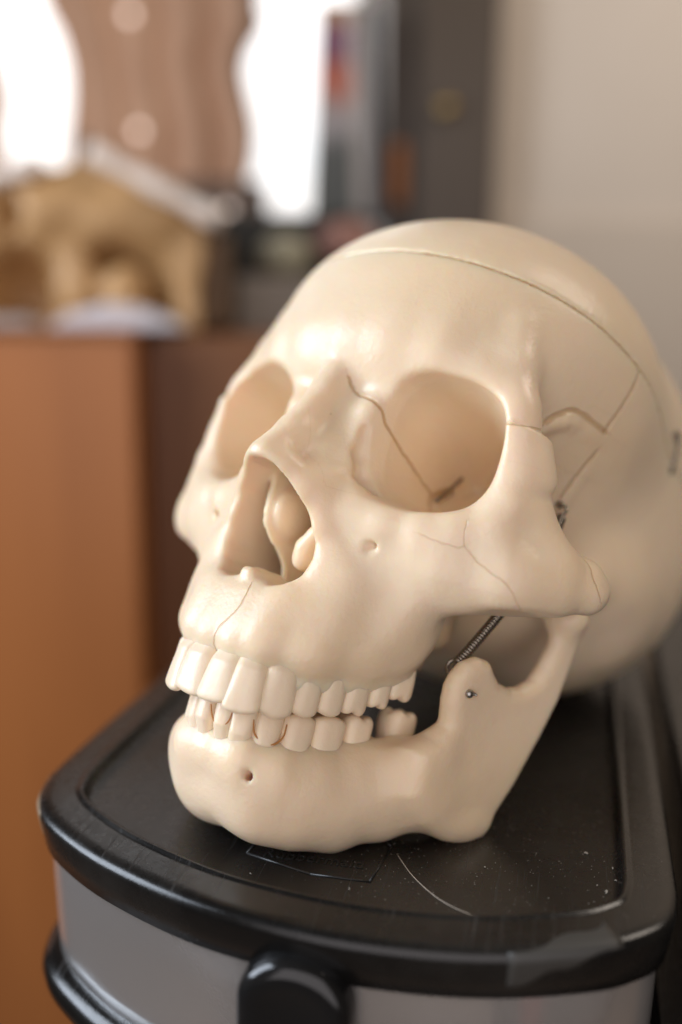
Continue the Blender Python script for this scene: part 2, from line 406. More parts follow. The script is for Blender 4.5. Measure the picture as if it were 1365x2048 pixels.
class MB:
    """collects faces of one part"""
    def __init__(s): s.v = []; s.f = []
    def add(s, V, F): n = len(s.v); s.v += [tuple(map(float, v)) for v in V]; s.f += [tuple(i+n for i in f) for f in F]; return s
    def box(s, lo, hi):
        (a, b, c), (d, e, f) = lo, hi
        return s.add([(a, b, c), (d, b, c), (d, e, c), (a, e, c), (a, b, f), (d, b, f), (d, e, f), (a, e, f)],
                     [(3, 2, 1, 0), (4, 5, 6, 7), (0, 1, 5, 4), (1, 2, 6, 5), (2, 3, 7, 6), (3, 0, 4, 7)])
    def prism(s, pts, y0, y1):
        """outline pts (x,z), extruded along y"""
        n = len(pts); V = [(x, y0, z) for x, z in pts]+[(x, y1, z) for x, z in pts]
        ar = sum(pts[i][0]*pts[(i+1) % n][1]-pts[(i+1) % n][0]*pts[i][1] for i in range(n))
        F = [tuple(range(n)), tuple(range(2*n-1, n-1, -1))]+[((i+1) % n, i, n+i, n+(i+1) % n) for i in range(n)]
        if ar < 0: F = [f[::-1] for f in F]
        return s.add(V, F)
    def tube(s, pts, r, n=10, cap=True):
        P = [Vector(p) for p in pts]; rr = r if hasattr(r, '__len__') else [r]*len(P)
        V, F = [], []; up = None
        for i, p in enumerate(P):
            t = (P[min(i+1, len(P)-1)]-P[max(i-1, 0)]).normalized()
            if up is None: up = t.orthogonal().normalized()
            up = (up-t*up.dot(t)).normalized(); w = t.cross(up)
            V += [p+(up*math.cos(2*math.pi*k/n)+w*math.sin(2*math.pi*k/n))*rr[i] for k in range(n)]
        for i in range(len(P)-1):
            F += [(i*n+k, i*n+(k+1) % n, (i+1)*n+(k+1) % n, (i+1)*n+k) for k in range(n)]
        if cap: F += [tuple(range(n-1, -1, -1)), tuple(range((len(P)-1)*n, len(P)*n))]
        return s.add(V, F)
    def lathe(s, prof, n=24, axis=Matrix.Identity(4)):
        V = [axis @ Vector((r*math.cos(2*math.pi*k/n), r*math.sin(2*math.pi*k/n), z)) for r, z in prof for k in range(n)]
        F = [(i*n+k, i*n+(k+1) % n, (i+1)*n+(k+1) % n, (i+1)*n+k) for i in range(len(prof)-1) for k in range(n)]
        F += [tuple(range(n-1, -1, -1)), tuple(range((len(prof)-1)*n, len(prof)*n))]
        return s.add(V, F)
    def obj(s, name, m, parent=None, smooth=False, bevel=0, scale=.001, seg=2):
        o = mesh_obj(name, np.array(s.v)*scale, s.f, m, parent, smooth)
        if bevel:
            b = o.modifiers.new('bevel', 'BEVEL'); b.width = bevel*scale; b.segments = seg; b.limit_method = 'ANGLE'; b.angle_limit = .6
            if not smooth:
                for p in o.data.polygons: p.use_smooth = True
                o.modifiers.new('wn', 'WEIGHTED_NORMAL').keep_sharp = True
        elif smooth == 'auto': pass
        return o

# ============================================================ the skull
SKULL_R = Matrix([[0.99998, 0.002472, -0.005884], [0.0, 0.921966, 0.387271], [0.006382, -0.387263, 0.921947]])
BASE = Vector((0, -33.0, -67.6))          # skull frame (blender axes: y backwards), on the lid below the chin and the jaw angles
ZL = 49.5
skull = empty('skull', 'cream plastic model of a human skull with hinged jaw resting on the black drawer lid', 'skull model')
base_w = SKULL_R @ BASE; 
skull.matrix_world = Matrix.Translation((base_w+Vector((0, 0, ZL)))*.001) @ SKULL_R.to_4x4()
def loc(V):
    """(x, a, z) skull millimetres -> local metres of the skull empty"""
    V = np.atleast_2d(np.asarray(V, float))
    return (np.stack([V[:, 0], -V[:, 1], V[:, 2]], 1)-np.array(BASE))*.001
def skull_mesh(name, V, Q, m, parent):
    return mesh_obj(name, loc(V), np.ascontiguousarray(Q[:, ::-1]), m, parent)
SUTURES = {}
SUTURES = {
 'seam_nasal': ([(5.2, 80.6, 30.5), (7.8, 79.9, 28.0), (12.4, 78.8, 25.5), (14.6, 76.1, 22.9), (15.0, 73.9, 20.5), (15.1, 67.2, 17.5), (14.8, 58.3, 14.3), (15.1, 53.0, 11.8), (16.5, 49.2, 9.7)], (.8, .5, .2)),
 'seam_palate': ([(3.0, 92.3, -23.5), (3.9, 94.4, -27.2), (3.2, 95.4, -31.0), (0.8, 95.6, -35.0), (-0.2, 95.0, -38.6), (-.3, 94.1, -41.5)], (0, 1, .1)),
 'seam_brow': ([(43, 70, 24.8), (46.5, 69.9, 25.1), (48.6, 68, 25.4), (49.3, 63, 26.3)], (.85, .5, .05)),
 'seam_cheek': ([(43.5, 74.7, 1.5), (44.5, 75.1, -3.5), (46.3, 73.8, -5.7), (49.7, 71.9, -8.1), (53.4, 69.7, -9.8), (55.2, 67.2, -12.3), (55.6, 63.7, -15.0)], (.5, .85, 0)),
 'seam_cheek_branch': ([(35.7, 78.7, -3.8), (38.5, 77.7, -4.5), (41.8, 76.4, -4.8), (43.6, 75.5, -4.9), (44.6, 75.0, -4.0)], (.35, .9, -.2)),
 'seam_arch': ([(61, 51.5, 1), (62.6, 50.6, -0.4), (64.1, 50.4, -3.0), (65.0, 49.4, -4.9), (65.8, 47.3, -7.5)], (.85, .45, .2)),
 'seam_side': ([(51.0, 29.2, 54), (51.2, 30.7, 46.8), (49.9, 31.9, 40.4), (48.4, 32.6, 35.5)], (.95, .25, -.1)),
 'seam_wing': ([(43.0, 50.6, 31.6), (44.6, 49.2, 33.9), (46.6, 46.2, 36.2), (46.4, 42.8, 37.2), (47.6, 37.4, 36.6), (48.6, 32.0, 36)], (.89, .33, -.3)),
 'seam_temple': ([(47.8, 31, 31.5), (46, 32, 26), (44.8, 33.2, 20), (43.8, 33.6, 17)], (.88, .4, -.25)),
 'seam_chin': ([(16.4, 76.5, -76.2), (19.4, 73.1, -74.9), (24.3, 65.1, -72.7), (29.8, 57.4, -70.2), (35.0, 53.9, -66.7)], (.8, .5, -.2)),
}
SEAM_STYLE = [('seam_nasal', .62, .6, 1.6), ('seam_palate', .34, .38, 1.5), ('seam_brow', .36, .35, 1.6), ('seam_cheek', .26, .20, .6), ('seam_cheek_branch', .22, .15, .5),
              ('seam_arch', .30, .40, .9), ('seam_side', .9, .22, .8), ('seam_wing', 1.0, .5, 1.2), ('seam_temple', .8, .4, 1.0)]

def seam_attr(o, V, names):
    V = np.asarray(V, np.float32)
    for nm in names:
        pts, nrm = SUTURES[nm]
        P = spline(pts, 6); nrm = np.array(nrm, float)
        best = np.full(len(V), 1e9, np.float32); val = np.full(len(V), 9.0, np.float32)
        lo, hi = P.min(0)-8, P.max(0)+8
        idx = np.where(((V > lo) & (V < hi)).all(1))[0]; W = V[idx]
        bb = best[idx]; vv = val[idx]
        for i in range(len(P)-1):
            a, e = P[i], P[i+1]-P[i]; L = np.linalg.norm(e); side = np.cross(e/L, nrm); side /= np.linalg.norm(side)
            q = W-a; t = q@e/(L*L); tc = np.clip(t, 0, 1); r = q-tc[:, None]*e
            dn = np.linalg.norm(r, axis=1); sd = r@side
            over = np.maximum(np.maximum(-t, t-1), 0)*L
            ends = ((i == 0) & (t < 0)) | ((i == len(P)-2) & (t > 1))
            sv = np.where(ends, np.sign(sd+1e-9)*np.sqrt(sd*sd+over*over*4), sd)
            sv = np.where(np.abs(r@nrm) > 7, 9, sv)
            m_ = dn < bb; bb = np.where(m_, dn, bb); vv = np.where(m_, sv, vv)
        val[idx] = np.clip(vv, -9, 9)
        at = o.data.attributes.new(nm, 'FLOAT', 'POINT'); at.data.foreach_set('value', val)
BONE = (.83, .665, .475)
SEAMS = [(k, w, t_, d) for k, w, t_, d in SEAM_STYLE]
CUT_STYLE = ('seam_cut', .42, .5, .4)
def cut_attr(o, V):
    at = o.data.attributes.new('seam_cut', 'FLOAT', 'POINT'); at.data.foreach_set('value', np.clip(cut_plane([V[:, 0], V[:, 1], V[:, 2]]), -9, 9).astype(np.float32))
bone = bone_material('cream_plastic', BONE, SEAMS+[CUT_STYLE])
jaw_bone = bone_material('cream_plastic_jaw', (.83, .66, .47))
tooth_mat = bone_material('tooth_plastic', (.85, .70, .525))
t_ = tooth_mat.node_tree.nodes['Principled BSDF']; t_.inputs['Subsurface Scale'].default_value = .003; t_.inputs['Subsurface Weight'].default_value = .25

H1 = .82
V, Q = surface(lower_cranium, (-72, -112, -58), (72, 108, 72), H1)
cran = skull_mesh('cranium', V, Q, bone, skull); seam_attr(cran, V, [s[0] for s in SEAMS]); cut_attr(cran, V)
V, Q = surface(calvaria, (-64, -112, 8), (64, 86, 102), 1.1)
calv = skull_mesh('skull_cap', V, Q, bone_material('cream_plastic_cap', BONE, [CUT_STYLE]), skull); cut_attr(calv, V)
calv['label'] = 'removable dome of the skull above the saw cut'
V, Q = surface(mandible, (-66, 8, -86), (66, 98, -2), H1)
mand = skull_mesh('mandible', V, Q, jaw_bone, skull)

def tooth_field(w, h, T, kind, tilt, root=5.0):
    def f(p):
        t, n, v = p
        vv = np.clip(v/h, -.7, 1.1)
        n = n-tilt*v-.45*np.minimum(v-.3, 0)
        if kind == 'incisor':
            W = w/2*(.90+.16*np.clip(vv, 0, 1)-.10*np.clip(-vv, 0, 1)); Tn = T*(1-.60*np.clip(vv, 0, 1)**.8)+.25
            H = h-.25*(t/(w/2))**2-.10*t
        elif kind == 'canine':
            W = w/2*(.92+.34*vv-.34*vv*vv); Tn = T*(1-.5*np.clip(vv, 0, 1))+.3
            H = h+.5-1.0*np.abs(t)/(w/2)*1.2
        else:
            W = w/2*(.92+.40*vv-.34*vv*vv); Tn = T*(.93+.25*vv-.40*np.clip(vv, 0, 1)**3)
            k = 1 if kind == 'premolar' else 2
            H = h-.4+.35*np.cos(t/(w/2)*math.pi*(.9 if k == 1 else 2))*(1 if k == 1 else -1)-.5*np.exp(-((n+T)/1.2)**2)
        face = -.8*(vv-.35)**2-.05*(t/(w/2))**2
        c = face-Tn
        k0 = (np.abs(t/np.maximum(W, .3))**2.8+np.abs((n-c)/Tn)**2.5)**(1/2.65)
        d = (k0-1)*np.minimum(W, Tn)
        d = smax(d, v-H, 1.5)
        return smax(d, -v-root, 1)
    return f
def build_tooth(parent, x, zg, ze, w, kind, arch, upper, T=3.4, tilt=.10, inset=0.0):
    s = 1 if x >= 0 else -1
    a = float(arch(np.float64(x))); da = (float(arch(np.float64(x)+.05))-a)/.05
    tx = np.array([1, da, 0.]); tx /= np.linalg.norm(tx); n = np.array([-tx[1], tx[0], 0]);
    dn = np.array([0, 0, -1.0 if upper else 1.0])
    o = np.array([x, a, zg])-n*inset
    h = abs(ze-zg)
    f = tooth_field(w*1.06, h, T, kind, tilt)
    w0 = w; V, Q = surface(f, (-w/2-1.5, -2*T-3.5, -6.5), (w/2+1.5, 3, h+2), .5)
    P = o+V[:, :1]*tx*s+V[:, 1:2]*n+V[:, 2:]*dn
    # handedness of (tx*s, n, dn)
    if np.linalg.det(np.array([tx*s, n, dn])) < 0: Q = Q[:, ::-1]
    return skull_mesh('tooth', P, Q, tooth_mat, parent)
UPPER = [(4.3, -41.6, -51.3, 8.7, 'incisor'), (11.9, -41.4, -51.9, 7.8, 'incisor'), (17.7, -40.4, -50.9, 8.1, 'canine'), (21.3, -39.6, -49.6, 6.7, 'premolar'),
         (23.8, -39.4, -48.3, 6.7, 'premolar'), (25.9, -38.0, -46.9, 7.4, 'molar'), (27.7, -36.2, -44.4, 6.6, 'molar'), (29.2, -33.6, -41.7, 8.3, 'molar')]
LOWER_L = [(3.9, -56.3, -47.2, 5.2, 'incisor'), (9.0, -57.2, -47.2, 5.8, 'incisor'), (13.7, -58.0, -48.0, 6.4, 'canine'), (17.7, -57.6, -49.0, 7.5, 'premolar'),
           (21.0, -56.8, -48.2, 8.2, 'premolar'), (23.9, -54.6, -46.8, 7.6, 'molar'), (27.6, -51.6, -43.9, 8.0, 'molar')]
LARCH = lambda x: 92.5-44*(np.abs(x)/28.4)**2.55
for sg in (1, -1):
    for x, zg, ze, w, k in UPPER:
        build_tooth(cran, x-.2 if sg > 0 else -x*.94-.2, zg, ze, w, k, ARCH, True, T={'incisor': 3.1, 'canine': 3.7, 'premolar': 4.2, 'molar': 4.8}[k], tilt=.10 if k == 'incisor' else .02, inset=.35)
    for x, zg, ze, w, k in LOWER_L:
        if sg < 0: x = x-1.0
        build_tooth(mand, sg*x, zg, ze, w, k, LARCH, False, T={'incisor': 2.6, 'canine': 3.2, 'premolar': 3.8, 'molar': 4.4}[k], tilt=-.02, inset=.5 if k != 'premolar' else 0)
steel = mat('steel', (.42, .40, .37), .32, Metallic=1.0)
dark_steel = mat('dark_steel', (.30, .265, .22), .36, Metallic=1.0)
def axis_at(p, n):
    """matrix in skull-local mm with z along the surface normal n at point p"""
    q = Vector(loc(p)[0])*1000; nn = Vector((n[0], -n[1], n[2])).normalized()
    return Matrix.Translation(q) @ nn.to_track_quat('Z', 'Y').to_matrix().to_4x4()
def pin(name, p, n, r, parent, m=steel):
    b = MB(); A = axis_at(p, n)
    b.lathe([(r*.9, -1.0), (r*.9, .1), (r*1.0, .3), (r*.92, .7), (r*.6, 1.05), (r*.2, 1.2)], 18, A)
    b.lathe([(r*.38, .2), (r*.45, .9), (r*.3, 1.5), (r*.05, 1.7)], 12, A @ Matrix.Translation((r*1.05, r*.25, 0)))
    return b.obj(name, m, parent, smooth=True)
pin('screw', (41.9, 53.2, -35.4), (.96, .27, -.11), 1.05, mand)
SP = [(36.4, 52.6, -29.4), (37.6, 51.4, -26.6), (41.0, 47.6, -16.8), (43.8, 42.5, -6), (45.3, 38, 5), (45.3, 35.2, 12.2)]
core = spline([tuple(loc(p)[0]*1000) for p in SP], 60)
Ls = np.r_[0, np.cumsum(np.linalg.norm(np.diff(core, axis=0), axis=1))]
coil = []; turns = int(Ls[-1]/.74); nper = 9
up = Vector((1, 0, 0))
for k in range(turns*nper):
    s = Ls[-1]*k/(turns*nper); c = Vector([float(np.interp(s, Ls, core[:, i])) for i in range(3)])
    c2 = Vector([float(np.interp(min(s+.3, Ls[-1]), Ls, core[:, i])) for i in range(3)]); c1 = Vector([float(np.interp(max(s-.3, 0), Ls, core[:, i])) for i in range(3)])
    tt = (c2-c1).normalized(); up = (up-tt*up.dot(tt)).normalized(); w = tt.cross(up); a = 2*math.pi*k/nper
    coil.append(c+(up*math.cos(a)+w*math.sin(a))*1.0)
spring = MB().tube(coil, .37, 6).obj('spring', dark_steel, skull, smooth=True); spring['label'] = 'thin steel coil spring between jaw and temple'
hk = MB()
a0 = Vector(tuple(loc((45.3, 35.2, 12.2))[0]*1000)); A = axis_at((43.2, 33.6, 15.4), (.89, .42, -.21))
hk.tube([a0, a0+Vector((.5, .6, 1.6)), A @ Vector((.9, 0, 1.6)), A @ Vector((0, 0, 2.0)), A @ Vector((-.6, .3, 1.2)), A @ Vector((-.2, .3, -1))], .42, 8)
hk.lathe([(.9, -.6), (.9, .5), (.6, .9)], 14, A)
hk.obj('spring_hook', dark_steel, cran, smooth=True)
b0 = Vector(tuple(loc(SP[0])[0]*1000)); hk2 = MB()
ring = [b0+Vector((1.7*math.cos(t)*.9-.4, -.5+1.2*math.sin(t)*.5, -1.0+1.7*math.sin(t))) for t in np.linspace(0, 5.2, 14)]
hk2.tube(ring, .5, 8)
hk2.tube([b0+Vector((-.6, 0, -.8)), b0+Vector((3.2, 1.2, -1.4))], .55, 10)
hk2.obj('spring_eye', dark_steel, mand, smooth=True)
# latch that holds the skull cap, at the side of the braincase
A = axis_at((49.6, -13.5, 41.5), (1, .02, .06))
lt = MB(); lt.lathe([(1.7, -1), (1.7, .6), (1.2, 1.3), (.3, 1.6)], 18, A @ Matrix.Translation((0, -2.6, 0)))
lt.tube([A @ Vector(v) for v in ((0, -2.6, .9), (.4, 1.2, 1.4), (.3, 5.5, 1.5), (-.6, 7.6, 1.4), (-2.0, 7.9, 1.2), (-2.7, 6.6, 1.1))], .55, 8)
lt.obj('latch_hook', dark_steel, cran, smooth=True)
A = axis_at((48.8, -13.5, 47.6), (1, .02, .1)); MB().lathe([(1.3, -1), (1.3, .7), (.9, 1.4), (.3, 1.6)], 18, A).obj('latch_pin', dark_steel, cran, smooth=True)
sp_m = mat('green_paint', (.01, .10, .045), .4)
A = axis_at((23.6, 70.0, -57.7), (.78, .47, .41)); MB().lathe([(.16, -.4), (.34, .02), (.2, .12)], 10, A @ Matrix.Diagonal((1, 1.7, 1, 1))).obj('paint_speck', sp_m, mand, smooth=True)

# amber residue in the gaps round two loose lower teeth
amber = mat('amber_residue', (.42, .17, .035), .6)
for U in ([(-0.2, 92.5, -52.2), (0.9, 92.5, -54.2), (2.2, 92.4, -55.5), (3.9, 92.2, -56.0), (5.3, 91.9, -55.3), (5.9, 91.6, -54), (6.0, 91.5, -52.4)],
          [(10.6, 88.9, -52.6), (11.1, 88.4, -55.1), (12.0, 87.5, -56.4), (13.2, 86.2, -57.2), (14.4, 84.8, -57.0), (15.2, 83.7, -56.0), (15.6, 83.1, -54.4), (15.6, 83.1, -52.0)]):
    pts = [(q[0]*.972, q[1]-1.02, q[2]-.25) for q in spline(U, 6)]
    MB().tube([tuple(loc(q)[0]*1000) for q in pts], [  .24*(.55+.45*math.sin(math.pi*(k+1)/(len(pts)+1))) for k in range(len(pts))], 8).obj('gap_line', amber, mand, smooth=True)

MB().tube([tuple(q) for q in spline([tuple(loc(v)[0]*1000) for v in ((19.0, 51.5, 8.6), (18.0, 47.5, 11.2), (17.2, 43, 14.4), (16.8, 39.5, 17.4))], 6)], .5, 8).obj('wire_hook', dark_steel, cran, smooth=True)

# ============================================================ drawer tower
ang = math.atan2(.44442, .89582)
tower = empty('drawer_tower', 'black plastic drawer tower with a clear front drawer under the skull', 'drawer unit', (0, 0, 0), ang)
black = mat('black_plastic', (.012, .012, .012), .30)
t = NT(black); v = t.obj()
scr = t.noise(300, 5, .7, v); cl = t.noise(18, 4, .6, v); fi = t.noise(2600, 2, .6, v)
t.to('Base Color', t.mix(t.ramp(cl, [(.42, (0, 0, 0)), (.75, (1, 1, 1))]), (.006, .0058, .0055, 1), (.020, .0185, .016, 1)))
t.to('Roughness', t.n('MapRange', {'Value': t.math('ADD', t.math('MULTIPLY', cl, .6), t.math('MULTIPLY', scr, .4)), 'From Min': .3, 'From Max': .7, 'To Min': .15, 'To Max': .40}).outputs[0])
t.to('Normal', t.bump(t.math('ADD', t.math('MULTIPLY', fi, .5), scr), .12, .0004))
# fine crossing scuffs in the gloss
sm = None
for rz_, sx_ in ((.5, 1), (1.9, 1), (2.7, 1)):
    mp = t.n('Mapping', {'Vector': v, 'Rotation': (0, 0, rz_), 'Scale': (900, 26, 60)}).outputs[0]
    q_ = t.n('MapRange', {'Value': t.noise(1.0, 2, .5, mp), 'From Min': .66, 'From Max': .74}).outputs[0]
    sm = q_ if sm is None else t.math('MAXIMUM', sm, q_)
nz_ = t.n('SeparateXYZ', {'Vector': t.n('NewGeometry').outputs['Normal']}).outputs[2]
sm = t.math('MULTIPLY', sm, t.n('MapRange', {'Value': nz_, 'From Min': .75, 'From Max': .95}).outputs[0])
old = t.b.inputs['Roughness'].links[0].from_socket
t.to('Roughness', t.math('ADD', old, t.math('MULTIPLY', sm, .22)))
oc = t.b.inputs['Base Color'].links[0].from_socket
t.to('Base Color', t.mix(t.math('MULTIPLY', sm, .18), oc, (.075, .07, .062, 1)))
OUT = [(-101.8, 150), (-101.8, 60), (-101.8, -20), (-101.5, -66), (-99.0, -81), (-94.5, -89.6), (-85.4, -98), (-68, -108.3), (-42.7, -117.8), (-17.5, -121.9), (2.9, -121.9), (22.1, -118.8),
       (41, -111.9), (50.0, -106.0), (55.5, -99.5), (57.6, -91), (58, -78), (58, -20), (58, 60), (58, 150)]
def outline(step=2.0):
    P = spline(OUT, 14); L = np.r_[0, np.cumsum(np.linalg.norm(np.diff(P, axis=0), axis=1))]
    s = np.linspace(0, L[-1], int(L[-1]/step)); return np.stack([np.interp(s, L, P[:, 0]), np.interp(s, L, P[:, 1])], 1)
OL = outline()
tn = np.gradient(OL, axis=0); tn /= np.linalg.norm(tn, axis=1)[:, None]
NI = np.stack([-tn[:, 1], tn[:, 0]], 1)            # inward normal (outline runs anticlockwise seen from above)
def rings(prof, name, m, parent, closed_fill=None, smooth=True, sel=slice(None)):
    """sweep a profile of (inset, z) round the tower outline"""
    o, ni = OL[sel], NI[sel]; n = len(o); V = []; F = []
    for ins, z in prof:
        q = o+ni*ins
        q[:, 0] = np.clip(q[:, 0], -101.8+max(ins, -1e9) if ins > 0 else -1e9, 58-ins if ins > 0 else 1e9)
        V += [(x, y, z) for x, y in q]
    for r in range(len(prof)-1):
        for i in range(n-1):
            F.append((r*n+i, r*n+i+1, (r+1)*n+i+1, (r+1)*n+i))
    if closed_fill is not None:
        r = len(prof)-1; F.append(tuple(r*n+i for i in range(n)))
    return MB().add(V, F).obj(name, m, parent, smooth)
lid = rings([(4, -8.6), (2.2, -9.0), (1.5, -8.6), (.7, -4), (.1, 0), (.1, .9), (.45, 1.7), (1.1, 2.25), (2.0, 2.6), (4.0, 2.9), (9.4, 3.0), (10.1, 3.1), (10.5, 3.5), (11.2, 3.6), (11.7, 3.2), (12.0, 2.2), (12.3, .7), (12.8, .1), (13.6, 0)],
            'lid', black, tower, closed_fill=True)
for p in lid.data.polygons:
    if len(p.vertices) > 4: p.use_smooth = False
inner = rings([(4.2, -8), (4.2, -60), (4.2, -140)], 'side_wall', black, tower, sel=slice(0, 60))
clear = mat('frosted_plastic', (.66, .63, .60), .3)
t = NT(clear); v = t.obj(); b = t.b
b.inputs['Transmission Weight'].default_value = .82; b.inputs['IOR'].default_value = 1.3
t.to('Roughness', t.n('MapRange', {'Value': t.noise(40, 4, .6, v), 'To Min': .15, 'To Max': .30}).outputs[0])
t.to('Normal', t.bump(t.noise(1200, 3, .6, v), .08, .0003))
i0 = int(np.argmin(np.abs(OL[:, 0]+101)+np.abs(OL[:, 1]+70))); i1 = len(OL)-1-int(np.argmin(np.abs(OL[::-1, 0]-57.9)+np.abs(OL[::-1, 1]+82)))
front = slice(i0-4, i1+6)
drawer = rings([(3.6, -6), (3.2, -9), (3.4, -20), (3.8, -36), (4.2, -44), (5.8, -44), (5.4, -36), (5.0, -20), (4.8, -9), (5.0, -6), (3.6, -6)], 'drawer_front', clear, tower, sel=front)
rings([(6, -40.0), (2.4, -40.2), (.6, -41), (-.6, -42.6), (-1.0, -45), (-.6, -47.4), (1, -49), (6, -49.5)], 'frame_rail', black, tower)
MB().box((-96, -60, -48), (54, 140, -46)).obj('drawer_floor', clear, tower)
# pull
def pull():
    w, hgt = 12.2, 27
    o = []
    for k in range(25):
        a = math.pi*k/24; o.append((w*math.cos(a)*1.0, -14.5+11.5*max(math.sin(a), 0)**.9))
    o = [(w, -37)]+o+[(-w, -37)]
    cx, dy = -18.5, -121.9
    V, F = [], []; n = len(o); prof = [(0, 5.0), (0, -4.0), (.5, -5.6), (1.6, -6.6), (3.2, -7.0), (6, -6.4)]
    cen = np.array([0, -20.])
    for ins, y in prof:
        for x, z in o:
            q = np.array([x, z]); u = cen-q; u = u/np.linalg.norm(u); q = q+u*ins
            V.append((cx+q[0], dy+3+y+.002*(q[0])**2, q[1]))
    for r in range(len(prof)-1):
        F += [(r*n+i, r*n+(i+1) % n, (r+1)*n+(i+1) % n, (r+1)*n+i) for i in range(n)]
    r = len(prof)-1; F.append(tuple(r*n+i for i in range(n)))
    return MB().add(V, F)
gloss = mat('black_gloss', (.010, .010, .010), .16)
pull().obj('drawer_pull', gloss, tower, smooth=True)
# contents glimpsed through the clear front
def block(name, lo, hi, col, label, cat, rough=.7):
    o = MB().box((-(hi[0]-lo[0])/2, -(hi[1]-lo[1])/2, 0), ((hi[0]-lo[0])/2, (hi[1]-lo[1])/2, hi[2]-lo[2])).obj(name, mat(name, col, rough), None, bevel=1.2)
    c = Matrix.Rotation(ang, 4, 'Z') @ Vector(((lo[0]+hi[0])/2, (lo[1]+hi[1])/2, lo[2])); o.location = c*.001; o.rotation_euler = (0, 0, ang)
    return tag(o, label, cat)
block('blue_pad', (-90, -84, -45), (-44, -20, -14), (.16, .20, .25), 'blurry blue grey pad inside the clear drawer behind its left end', 'pad')
block('paper_stack', (-34, -98, -45), (20, -20, -22), (.45, .40, .34), 'blurry pale paper stack inside the clear drawer behind the pull', 'paper')
block('red_folder', (26, -92, -45), (31, -20, -12), (.42, .10, .08), 'thin reddish folder standing inside the clear drawer at its right end', 'folder')
# emblem moulded in the lid: frame and lettering
emb = mat('black_emblem', (.011, .0105, .0095), .36)
FX, FY = -22.5, -86.0
def fr(): 
    m_ = MB()
    c = [(-38.5, -93.0), (-22, -97.6), (-8.3, -97.2), (-6.4, -81.5), (-9, -79), (-37, -79)]
    c = c+[c[0]]
    for (x0, y0), (x1, y1) in zip(c[:-1], c[1:]):
        m_.tube([(x0, y0, .05), (x1, y1, .0)], .30, 8)
    return m_
fr().obj('emblem_frame', emb, tower, smooth=True)
fc = bpy.data.curves.new('emblem_lettering', 'FONT'); fc.body = 'Rubbermaid'; fc.size = .0049; fc.extrude = .00007; fc.bevel_depth = .00002
fc.align_x = 'RIGHT'; fo = bpy.data.objects.new('emblem_lettering', fc); COL.objects.link(fo); fo.parent = tower

fo.location = (-.0108, -.0925, .00006); fo.rotation_euler = (0, 0, math.radians(1.5)); fc.materials.append(emb)
me_ = bpy.data.meshes.new_from_object(fo.evaluated_get(bpy.context.evaluated_depsgraph_get())); mw_ = (fo.location.copy(), fo.rotation_euler.copy())
bpy.data.objects.remove(fo); fo = bpy.data.objects.new('emblem_lettering', me_); COL.objects.link(fo); fo.parent = tower; fo.location, fo.rotation_euler = mw_
# lint and dust grains on the lid, a hair, a torn piece of tape
lint_m = mat('lint', (.40, .36, .30), .9)
lint = MB()
rng = random.Random(3)
def grain(x, y, r, z=0.1):
    k = rng.random()*3; e = rng.uniform(.5, 1.6)
    lint.tube([(x-r*e*math.cos(k), y-r*e*math.sin(k), z+.05), (x, y, z+.25*r+.1), (x+r*e*math.cos(k+.5), y+r*e*math.sin(k+.5), z+.05)], [r*.3, r*.5, r*.2], 5)
for _ in range(420): grain(rng.uniform(-15, 46), rng.uniform(-104, -40), rng.choice([.07, .07, .09, .12]))
for _ in range(200): grain(rng.uniform(-92, 40), rng.uniform(-104, -20), rng.choice([.05, .06, .07, .1]))
for _ in range(160):
    k_ = rng.randrange(20, len(OL)-20); grain(*(OL[k_]+NI[k_]*rng.uniform(2.5, 9)), rng.choice([.05, .06, .08]), 2.9)
for x, y, r in ((43, -88, .5), (38.5, -73, .45), (46.3, -56, .5), (44.5, -78, .3), (45.0, -83, .3), (16, -85, .32), (14, -65, .5), (-12, -101.5, .3), (-35, -101, .22), (-62, -100, .35), (41, -86, .25), (45.6, -84, .2)): grain(x, y, r)
lo_ = lint.obj('lint', lint_m, None); lo_.rotation_euler = (0, 0, ang); tag(lo_, 'tiny pale dust and lint grains on the black lid', 'lint', kind='stuff')
hair_m = mat('hair', (.45, .38, .30), .4)
ho = MB().tube([tuple(p) for p in spline([(-4.6, -84.5, .12), (0.5, -92.5, .1), (7, -99.5, .12), (13.5, -103.4, .2), (20, -104.6, .3)], 8)], .085, 6).obj('hair_strand', hair_m, None, smooth=True)
ho.rotation_euler = (0, 0, ang); tag(ho, 'thin pale hair curving across the lid before the jaw', 'hair')
# scraps of tape stuck on the lid
def tape(name, i_a, i_b, prof, edge, m, label):
    n = i_b-i_a; V, F = [], []; k = len(prof)
    for j in range(n):
        i = i_a+j; e0, e1 = edge(j/(n-1))
        for q in range(k):
            u = e0+(e1-e0)*q/(k-1); ins = np.interp(u, np.linspace(0, 1, k), [a for a, _ in prof]); z = np.interp(u, np.linspace(0, 1, k), [b_ for _, b_ in prof])
            p = OL[i]+NI[i]*ins; V.append((p[0], p[1], z))
    for j in range(n-1):
        for q in range(k-1): F.append((j*k+q, j*k+q+1, (j+1)*k+q+1, (j+1)*k+q))
    o = MB().add(V, F).obj(name, m, None, smooth=True); o.modifiers.new('solid', 'SOLIDIFY').thickness = .00012; o.rotation_euler = (0, 0, ang)
    return tag(o, label, 'tape')
TP = [(9.2, 3.12), (6, 3.08), (4, 3.02), (2, 2.72), (1.05, 2.4), (.35, 1.85), (-.05, 1), (-.06, 0), (.25, -2), (.6, -4), (1.0, -6)]
iw = lambda w_: len(OL)-1-int(np.argmin(np.abs(OL[::-1, 0][:140]-w_)))
fr_ = [i for i in range(len(OL)) if OL[i, 1] < -100]
ia = min(fr_, key=lambda i: abs(OL[i, 0]-24)); ib = min(fr_, key=lambda i: abs(OL[i, 0]-47))
